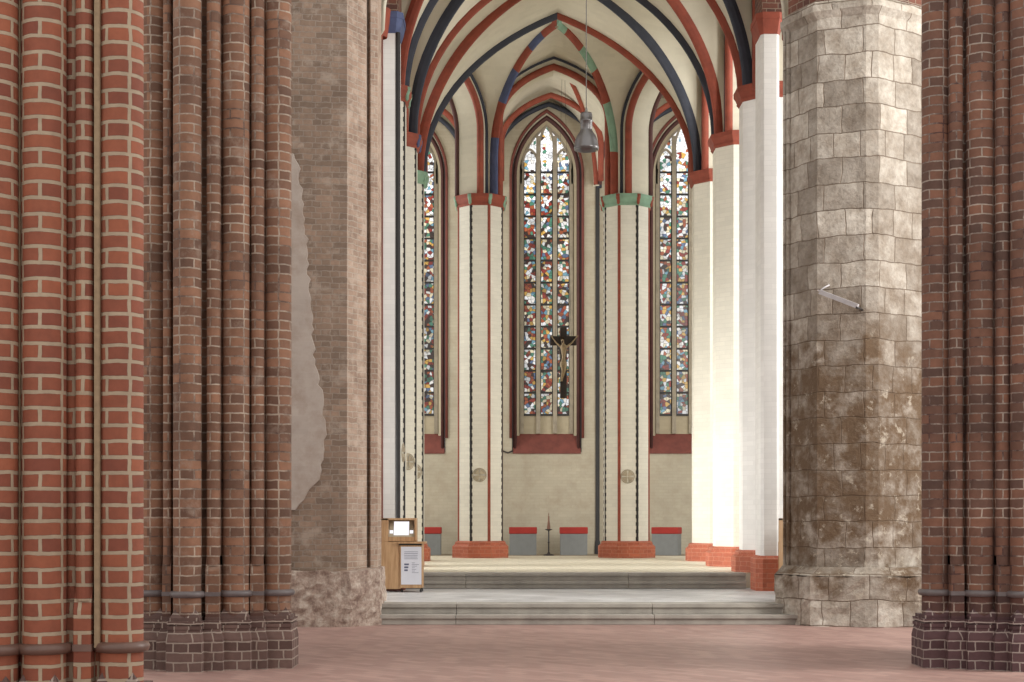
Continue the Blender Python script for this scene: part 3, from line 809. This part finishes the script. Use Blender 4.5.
labs = ['narrow visible strip of stained glass window on the left', 'central tall stained glass lancet window', 'tall stained glass window on the right, partly behind the white piers']
for i, cx in enumerate(winx):
    T = thing('window_%d' % (i+1), (cx, YW, Z(452, 34)), labs[i], kind='structure')
    # stepped reveal: outer order on the wall face inwards to the glass
    def order(h0, h1, y0, y1, z0, mat, name):
        """ring of the splayed reveal between two outlines"""
        def oc(h, y, z): 
            e = h-WH; return opening(cx, h, z, 11.6, ZG1+e*1.35+.02, y)
        A = oc(h0, y0, z0); B_ = oc(h1, y1, z0); b = MB()
        for k in range(len(A)-1): b.face([A[k], A[k+1], B_[k+1], B_[k]])
        return b.build(name, mat, T)
    zsl = Z(452, 34)
    order(1.10, 1.02, YW-.02, YW-.02, Z(438, 34), 'wred', 'outer_moulding')
    b = MB(); b.sweep(opening(cx, 1.06, Z(438, 34), 11.6, ZG1+.37, YW-.02), roll_sec(.04), (0, -1, 0), smooth=True); b.build('outer_roll', 'wred', T)
    order(1.02, .99, YW-.02, YW+.06, zsl, 'black', 'black_fillet')  # narrow black step between the two red mouldings
    order(.99, .88, YW+.06, YW+.16, zsl, 'dred', 'inner_moulding')
    b = MB(); b.sweep(opening(cx, .935, zsl, 11.6, ZG1+.2, YW+.08), roll_sec(.045), (0, -1, 0), smooth=True); b.build('inner_roll', 'dred', T)
    order(.88, WH-.02, YW+.16, YW+.36, Z(436, GS), 'jamb', 'reveal')
    b = MB(); b.face([(cx-1.0, YW-.03, zsl), (cx+1.0, YW-.03, zsl), (cx+.8, YW+.36, ZPL), (cx-.8, YW+.36, ZPL)]); b.face([(cx-1.0, YW-.03, zsl), (cx+1.0, YW-.03, zsl), (cx+1.0, YW-.03, zsl-.05), (cx-1, YW-.03, zsl-.05)])
    b.face([(cx-1.0, YW-.03, zsl), (cx-.8, YW+.36, ZPL), (cx-1.0, YW+.36, ZPL)]); b.face([(cx+1.0, YW-.03, zsl), (cx+.8, YW+.36, ZPL), (cx+1.0, YW+.36, ZPL)])
    b.build('sill', 'wred', T)
    b = MB(); b.box(cx-WH, cx+WH, YW+.34, YW+.42, ZPL-.1, ZG0); b.build('blind_panel', 'jamb', T)
    # three lights
    yg = YW+.34; lw = .185
    zs1 = Z(166, GS)
    for j in (-1, 0, 1):
        x0 = cx+j*HP; b = MB()
        if j == 0: out = opening(x0, lw, ZG0, ZG1-.62, ZG1, yg, 8)
        else: out = opening(x0, lw, ZG0, Z(162, GS), Z(151, GS), yg, 8)
        b.face(out, [(p[0], p[2]) for p in out]); b.build('glass_light', 'glass%d' % (i+1), T, solid=.02)
        if j:
            xo = x0+j*lw; xi = x0-j*lw
            pts = [(xi, yg, Z(150, GS)), (xi+j*.01, yg, Z(137, GS)), (xi+j*.14, yg, Z(142, GS)), (xo-j*.04, yg, Z(151, GS)), (xo-j*.03, yg, Z(157, GS)), (x0, yg, Z(147, GS))]
            b = MB(); b.face(pts, [(p[0], p[2]) for p in pts]); b.build('spandrel_glass', 'glass%d' % (i+1), T, solid=.02)
    # tracery: stone plate with the lights cut out = mullions + arch heads
    b = MB()
    for xm in (cx-HP/2, cx+HP/2): b.box(xm-.06, xm+.06, yg-.09, yg+.08, ZPL-.02, Z(137, GS))
    for xm in (cx-HP*1.5+.01, cx+HP*1.5-.01): b.box(xm-.055, xm+.055, yg-.05, yg+.08, ZPL-.02, Z(160, GS))
    for j in (-1, 0, 1):
        x0 = cx+j*HP
        c = opening(x0, lw+.03, Z(170, GS), Z(162, GS) if j else ZG1-.62, Z(150, GS) if j else ZG1+.04, yg, 8)
        b.sweep(c, [(-.06, -.035), (.06, -.035), (.06, .03), (-.06, .03)], (0, 1, 0))
    c = opening(cx, WH-.02, 11.4, 11.6, ZG1+.05, yg, 12); b.sweep(c, [(-.08, -.05), (.05, -.05), (.05, .05), (-.08, .05)], (0, -1, 0))
    b.build('tracery', 'tracery', T)
    b = MB()
    for k in range(0, 12):
        z = Z(415-22*k, GS)
        for j in (-1, 0, 1):
            b.box(cx+j*HP-lw, cx+j*HP+lw, yg-.04, yg-.01, z-.03, z+.03)
    for j in (-1, 0, 1):
        for sx in (-1, 1): b.box(cx+j*HP+sx*lw-.025, cx+j*HP+sx*lw+.025, yg-.035, yg-.005, ZG0, Z(163, GS))
    b.build('saddle_bar', 'lead', T)
# wall shafts and wall ribs
for i, (x, m) in enumerate(((W1[0], 'black'), (W2[0], 'black'))):
    b = MB(); b.lathe(x, YW-.03, [(.09, ZA), (.075, .8), (.06, .85), (.06, 11.9)], 12); tag(b.build('trim_%d' % (i+1), m), 'black painted shaft on the back wall beside the central window', kind='structure')
for i, cx in enumerate([(W0[0]+W1[0])/2, (W1[0]+W2[0])/2, (W2[0]+W3[0])/2]):
    hw = 1.48
    b = MB(); b.sweep(opening(winx[i]+(.0 if i != 1 else .06), hw, 11.2, 12.2, 13.66, YW-.05, pf=1.7), roll_sec(.075), (0, -1, 0), smooth=True); tag(b.build('trim_%d' % (i+3), 'dark'), 'dark painted wall rib over a window', kind='structure')
    b = MB(); b.sweep(opening(winx[i]+.1, hw-.05, 11.2, 12.3, 13.66, YW-1.0, pf=1.7), roll_sec(.085), (0, -1, 0), smooth=True); tag(b.build('trim_%d' % (i+6), 'red'), 'red painted rib in front of a window', kind='structure')

# ---------------------------------------------------------------- benches
def bench(x, y, w, h, d, rot, label):
    T = thing('box_seat', (x, y, ZA), label, 'seat', 'grey box seats with red cushions')
    T.rotation_euler = (0, 0, rot); T['_org'] = (0, 0, 0)
    b = MB(); b.box(-w/2+.015, w/2-.015, -d/2+.015, d/2-.015, 0, h-.19); b.build('box', 'grey', T, bevel=.006)
    b = MB(); b.box(-w/2, w/2, -d/2, d/2, h-.19, h); b.build('cushion', 'cush', T, bevel=.02)
    return T
bench(X(523, 35), 1500/35+.3-.02, .80, .8, .5, .0, 'grey box seat with red cushion, left of the candlestick')
bench(X(574, 35), 1500/35+.3-.02, .80, .8, .5, .0, 'grey box seat with red cushion, right of the candlestick')
bench(X(426, 35), 1500/35+.3-.02, .86, .8, .5, .0, 'grey box seat with red cushion under the left window')
bench(X(667, 35), 1500/35+.1, .78, .8, .5, -.35, 'turned grey box seat with red cushion under the right window')

b = MB(); b.tube([(X(512, 34), YW-.02, Z(451, 34)), (X(508, 34), YW-.05, Z(453, 34)), (X(504, 34), YW-.04, Z(451.5, 34)), (X(501, 34), YW-.02, Z(450, 34)), (X(500, 34), YW-.015, Z(446, 34))], .022)
tag(b.build('wall_cable', 'iron'), 'short dark cable hanging on the wall at the left end of the central red sill', 'cable')
# ---------------------------------------------------------------- candlestick
cy = 1500/35.2; T = thing('candlestick', (X(548.7, 35.2), cy, ZA), 'tall thin black candlestick between the two central grey seats', 'candlestick')
cx = X(548.7, 35.2); z0 = ZA
b = MB(); b.lathe(cx, cy, [(0, z0), (.15, z0), (.15, z0+.02), (.05, z0+.05), (.02, z0+.1)], 16); b.build('foot', 'iron', T)
b = MB(); b.lathe(cx, cy, [(.02, z0+.06), (.02, z0+.35), (.035, z0+.37), (.02, z0+.39), (.02, z0+.72)], 12); b.build('pole', 'iron', T)
b = MB(); b.lathe(cx, cy, [(.02, z0+.70), (.1, z0+.73), (.11, z0+.75), (0, z0+.75)], 16); b.build('drip_pan', 'iron', T)
b = MB(); b.lathe(cx, cy, [(.05, z0+.75), (.048, z0+.82), (.025, z0+.98), (.022, z0+1.12), (0, z0+1.13)], 12); b.build('candle', 'wax', T)
b = MB(); b.lathe(cx, cy, [(.004, z0+1.12), (.016, z0+1.16), (0, z0+1.24)], 8); b.build('wick', 'wax', T)

# ---------------------------------------------------------------- pendant lamp
sL = 60.; lx, ly = X(586.3, sL), 1500/sL
def zl(py): return Z(py, sL)
T = thing('pendant_lamp', (lx, ly, zl(150)), 'brushed steel bell shaped pendant lamp hanging in the choir', 'lamp')
b = MB(); b.lathe(lx, ly, [(0, zl(113)), (.09, zl(113)), (.1, zl(114.5)), (.1, zl(120)), (.11, zl(120.3)), (.11, zl(121.5)), (.1, zl(122)), (.1, zl(130))], 28); b.build('housing', 'steel', T)
b = MB(); b.lathe(lx, ly, [(.1, zl(130)), (.115, zl(132)), (.16, zl(136)), (.195, zl(142)), (.205, zl(147)), (.21, zl(147.5)), (.205, zl(150)), (.195, zl(150)), (.19, zl(142)), (.1, zl(131))], 32); b.build('lamp_shade', 'steel', T)
b = MB(); b.lathe(lx, ly, [(0, zl(145)), (.05, zl(144)), (.06, zl(138)), (0, zl(134))], 16); b.build('bulb', 'paper', T)
b = MB(); b.lathe(lx, ly, [(.03, zl(113)), (.02, zl(109)), (.008, zl(107)), (.008, 13.0)], 8); b.build('cable', 'cable', T)

# ---------------------------------------------------------------- wooden information stand
def kiosk(label):
    T = thing('information_stand', (0, 0, 0), label, 'stand', 'wooden information stands'); T['_org'] = (0, 0, 0)
    H = 1.27; w = .76; d = .42; zb = .05; zd = .88
    b = MB(); b.box(-w/2, -w/2+.36, -d/2, d/2, zb, zd-.02); b.prism([(-w/2, -d/2), (-w/2+.03, -d/2), (-w/2+.03, d/2), (-w/2, d/2)], zd-.02, H)
    b.box(-w/2, -w/2+.15, -d/2+.02, d/2, zd-.02, H); b.box(-w/2+.36, w/2-.02, -d/2-.03, d/2, zb+.02, zd-.05); b.box(-w/2, w/2-.13, d/2-.03, d/2, zd-.05, H)
    b.build('cabinet', 'wood', T, bevel=.005)
    b = MB(); b.box(-w/2+.33, w/2+.04, -d/2-.09, d/2-.1, zd-.045, zd-.015); b.build('shelf', 'wood', T, bevel=.004)
    b = MB(); b.box(-w/2+.34, w/2-.03, -d/2-.032, d/2-.1, zd-.075, zd-.05); b.build('shelf_groove', 'knob', T)
    b = MB(); b.box(-w/2, w/2-.13, -d/2+.02, d/2, H-.035, H); b.box(w/2-.16, w/2-.13, -d/2+.02, d/2, zd, H-.03); b.box(-w/2+.03, w/2-.16, -d/2+.03, d/2, zd-.01, zd+.07); b.build('screen_housing', 'wood', T, bevel=.004)
    def sl(x0, x1, z0, z1, e, name, m, tilt=.0):
        bb = MB(); y0 = -d/2+.06; f = lambda z: y0+(z-zd-.07)*.5
        bb.face([(x0, f(z0)-e, z0), (x1, f(z0)-e, z0), (x1, f(z1)-e, z1), (x0, f(z1)-e, z1)]); o = bb.build(name, m, T, solid=.01); return o
    sl(-w/2+.14, w/2-.15, zd+.06, H-.05, 0, 'screen_panel', 'discm'); sl(-w/2+.24, w/2-.26, zd+.10, H-.06, .014, 'screen', 'screen')
    for x0 in (-w/2+.17, w/2-.245): sl(x0, x0+.06, zd+.13, zd+.18, .014, 'lit_button', 'screen'); sl(x0, x0+.06, zd+.2, H-.09, .014, 'screen_notice', 'discm')
    b = MB(); yp = -d/2-.034; b.box(-w/2+.375, w/2-.035, yp-.004, yp+.002, zb+.08, zd-.10); P = b.build('poster', 'paper', T)
    b = MB(); rnd = random.Random(5)
    px0, px1 = -w/2+.43, w/2-.075
    for k in range(5): b.box(px0, px1-rnd.uniform(0, .03), yp-.007, yp-.003, zd-.19-k*.03, zd-.183-k*.03)
    for k in range(7):
        z = zd-.38-k*.028; b.box(px0+.13, px1-rnd.uniform(0, .08), yp-.007, yp-.003, z, z+.006)
    for k in range(3):
        z = zd-.40-k*.05; b.box(px0, px0+.08-.01*k, yp-.007, yp-.003, z-.018, z+.012)
    b.build('poster_print', 'ink', P)
    for sx in (-.32, .0, .33):
        b = MB(); b.lathe(sx, -d/2+.05, [(0, 0), (.02, 0), (.025, .02), (.012, .05), (.0, .06)], 10); b.build('caster', 'steel' if sx < 0 else 'knob', T)
    for sx in (-.32, .33):
        b = MB(); b.lathe(sx, d/2-.05, [(0, 0), (.02, 0), (.025, .02), (.012, .05), (.0, .06)], 10); b.build('caster', 'knob', T)
    return T
KS1 = kiosk('wooden information stand with lit screen and poster at the left end of the steps')
KS1.location = (X(402.5, 57.6), 26.02, Z1); 
KS2 = copy_tree(KS1); KS2['label'] = 'wooden information stand mostly hidden behind the stone pier on the right'
KS2.location = (X(800, 58), 25.6, Z1); KS2.rotation_euler = (0, 0, .0)

# ---------------------------------------------------------------- crucifix hanging before the central window
sC = 39.5; yc = 1500/sC
def c3(px, py, dy=0): return Vector((X(px, sC), yc+dy, Z(py, sC)))
T = thing('crucifix', tuple(c3(563, 400)), 'dark wooden cross with a carved pale figure before the central window', 'crucifix')
b = MB(); w = .085; b.box(X(563.5, sC)-w, X(563.5, sC)+w, yc+.02, yc+.12, Z(398, sC), Z(327, sC))
b.box(X(550, sC), X(576.5, sC), yc+.01, yc+.13, Z(345, sC), Z(336, sC))
b.build('cross_beams', 'crosswood', T, bevel=.01)
b = MB()
for dx in (-.2, .2): b.tube([c3(563.5, 337, .07)+Vector((dx, 0, 0)), Vector((X(563.5, sC), yc+.07, 14.15))], .004, 6)
b.build('suspension_wire', 'iron', T)
# carved body: one skinned surface
vs, es, rs = [], [], []
def V_(p, r, parent=None):
    vs.append(Vector(p)); rs.append(r); i = len(vs)-1
    if parent is not None: es.append((parent, i))
    return i
def q(px, py, dy): return c3(px, py, dy)
pel = V_(q(563.2, 362.5, -.10), .062)
ab = V_(q(563.6, 357, -.10), .055, pel); ch = V_(q(563.6, 350.5, -.10), .092, ab); nk0 = V_(q(563.6, 346.3, -.09), .065, ch)
nk = V_(q(563.0, 344.2, -.12), .026, nk0); hd0 = V_(q(562.4, 342.2, -.15), .042, nk); hd = V_(q(562.2, 339.8, -.15), .045, hd0)
for sx, hx in ((-1, 552.0), (1, 576.5)):
    shx = 563.6+sx*2.9
    s_ = V_(q(shx, 347.2, -.09), .036, nk0); el = V_(q((shx+hx)/2, 343.3, -.06), .025, s_); wr = V_(q(hx-sx*1.2, 338.8, -.02), .017, el); pm = V_(q(hx, 337.5, -.015), .02, wr)
    for k in range(4): 
        a = k-1.5; f1 = V_(q(hx+sx*.9, 336.8+a*.28-.3, -.02), .0062, pm); V_(q(hx+sx*(1.7-abs(a)*.15), 336.4+a*.42-.5, -.035), .005, f1)
    th = V_(q(hx-sx*.1, 335.9, -.03), .0065, pm); V_(q(hx+sx*.4, 335.0, -.04), .0055, th)
for sx in (-1, 1):
    hp = V_(q(563.2+sx*1.6, 365, -.10), .05, pel); kn = V_(q(563.6+sx*1.0, 371.5, -.17), .034, hp); an = V_(q(561.8+sx*.6, 378.5, -.08), .019, kn); V_(q(561.3+sx*.5, 381.8, -.12), .018, an)
me = bpy.data.meshes.new('body'); org = Vector(T['_org']); me.from_pydata([v-org for v in vs], es, []); o = bpy.data.objects.new('body', me); C.objects.link(o); o.parent = T
me.materials.append(M['carved'])
sk = o.modifiers.new('skin', 'SKIN'); sk.use_smooth_shade = True
sv = me.skin_vertices[0].data
for i, r in enumerate(rs): sv[i].radius = (r, r*.85)
sv[0].use_root = True
o.modifiers.new('sub', 'SUBSURF').levels = 1
b = MB(); cc = c3(563.3, 364, -.10)
ringz = [(.075, .05), (.085, .02), (.09, -.03), (.08, -.09)]
for k in range(len(ringz)-1):
    n = 18
    for i in range(n):
        a, c = 2*PI*i/n, 2*PI*(i+1)/n; f = lambda t, rz: cc+Vector((rz[0]*math.cos(t)*(1+.06*math.sin(6*t)), rz[0]*.85*math.sin(t), rz[1]))
        b.face([f(a, ringz[k]), f(c, ringz[k]), f(c, ringz[k+1]), f(a, ringz[k+1])], smooth=True)
b.build('loincloth', 'carved', T)
hc = c3(562.3, 339.3, -.13); b = MB(); b.lathe(hc.x, hc.y+.012, [(0, hc.z+.06), (.035, hc.z+.05), (.052, hc.z+.015), (.05, hc.z-.03), (.035, hc.z-.06)], 14, a0=-.3, a1=PI+.3); b.build('hair', 'hair', T)
# nose, brow and beard of the carved face
b = MB(); f0 = c3(562.3, 340.6, -.20); b.lathe(f0.x, f0.y+.012, [(0, f0.z+.012), (.008, f0.z-.006), (0, f0.z-.02)], 8); b.build('nose', 'carved', T)
b = MB(); b.lathe(f0.x, f0.y+.035, [(.03, f0.z-.03), (.026, f0.z-.055), (0, f0.z-.085)], 10); b.build('beard', 'hair', T)
for k in [o for o in bpy.data.objects]:
    for key in ('_org', '_sub'):
        if key in k: del k[key]
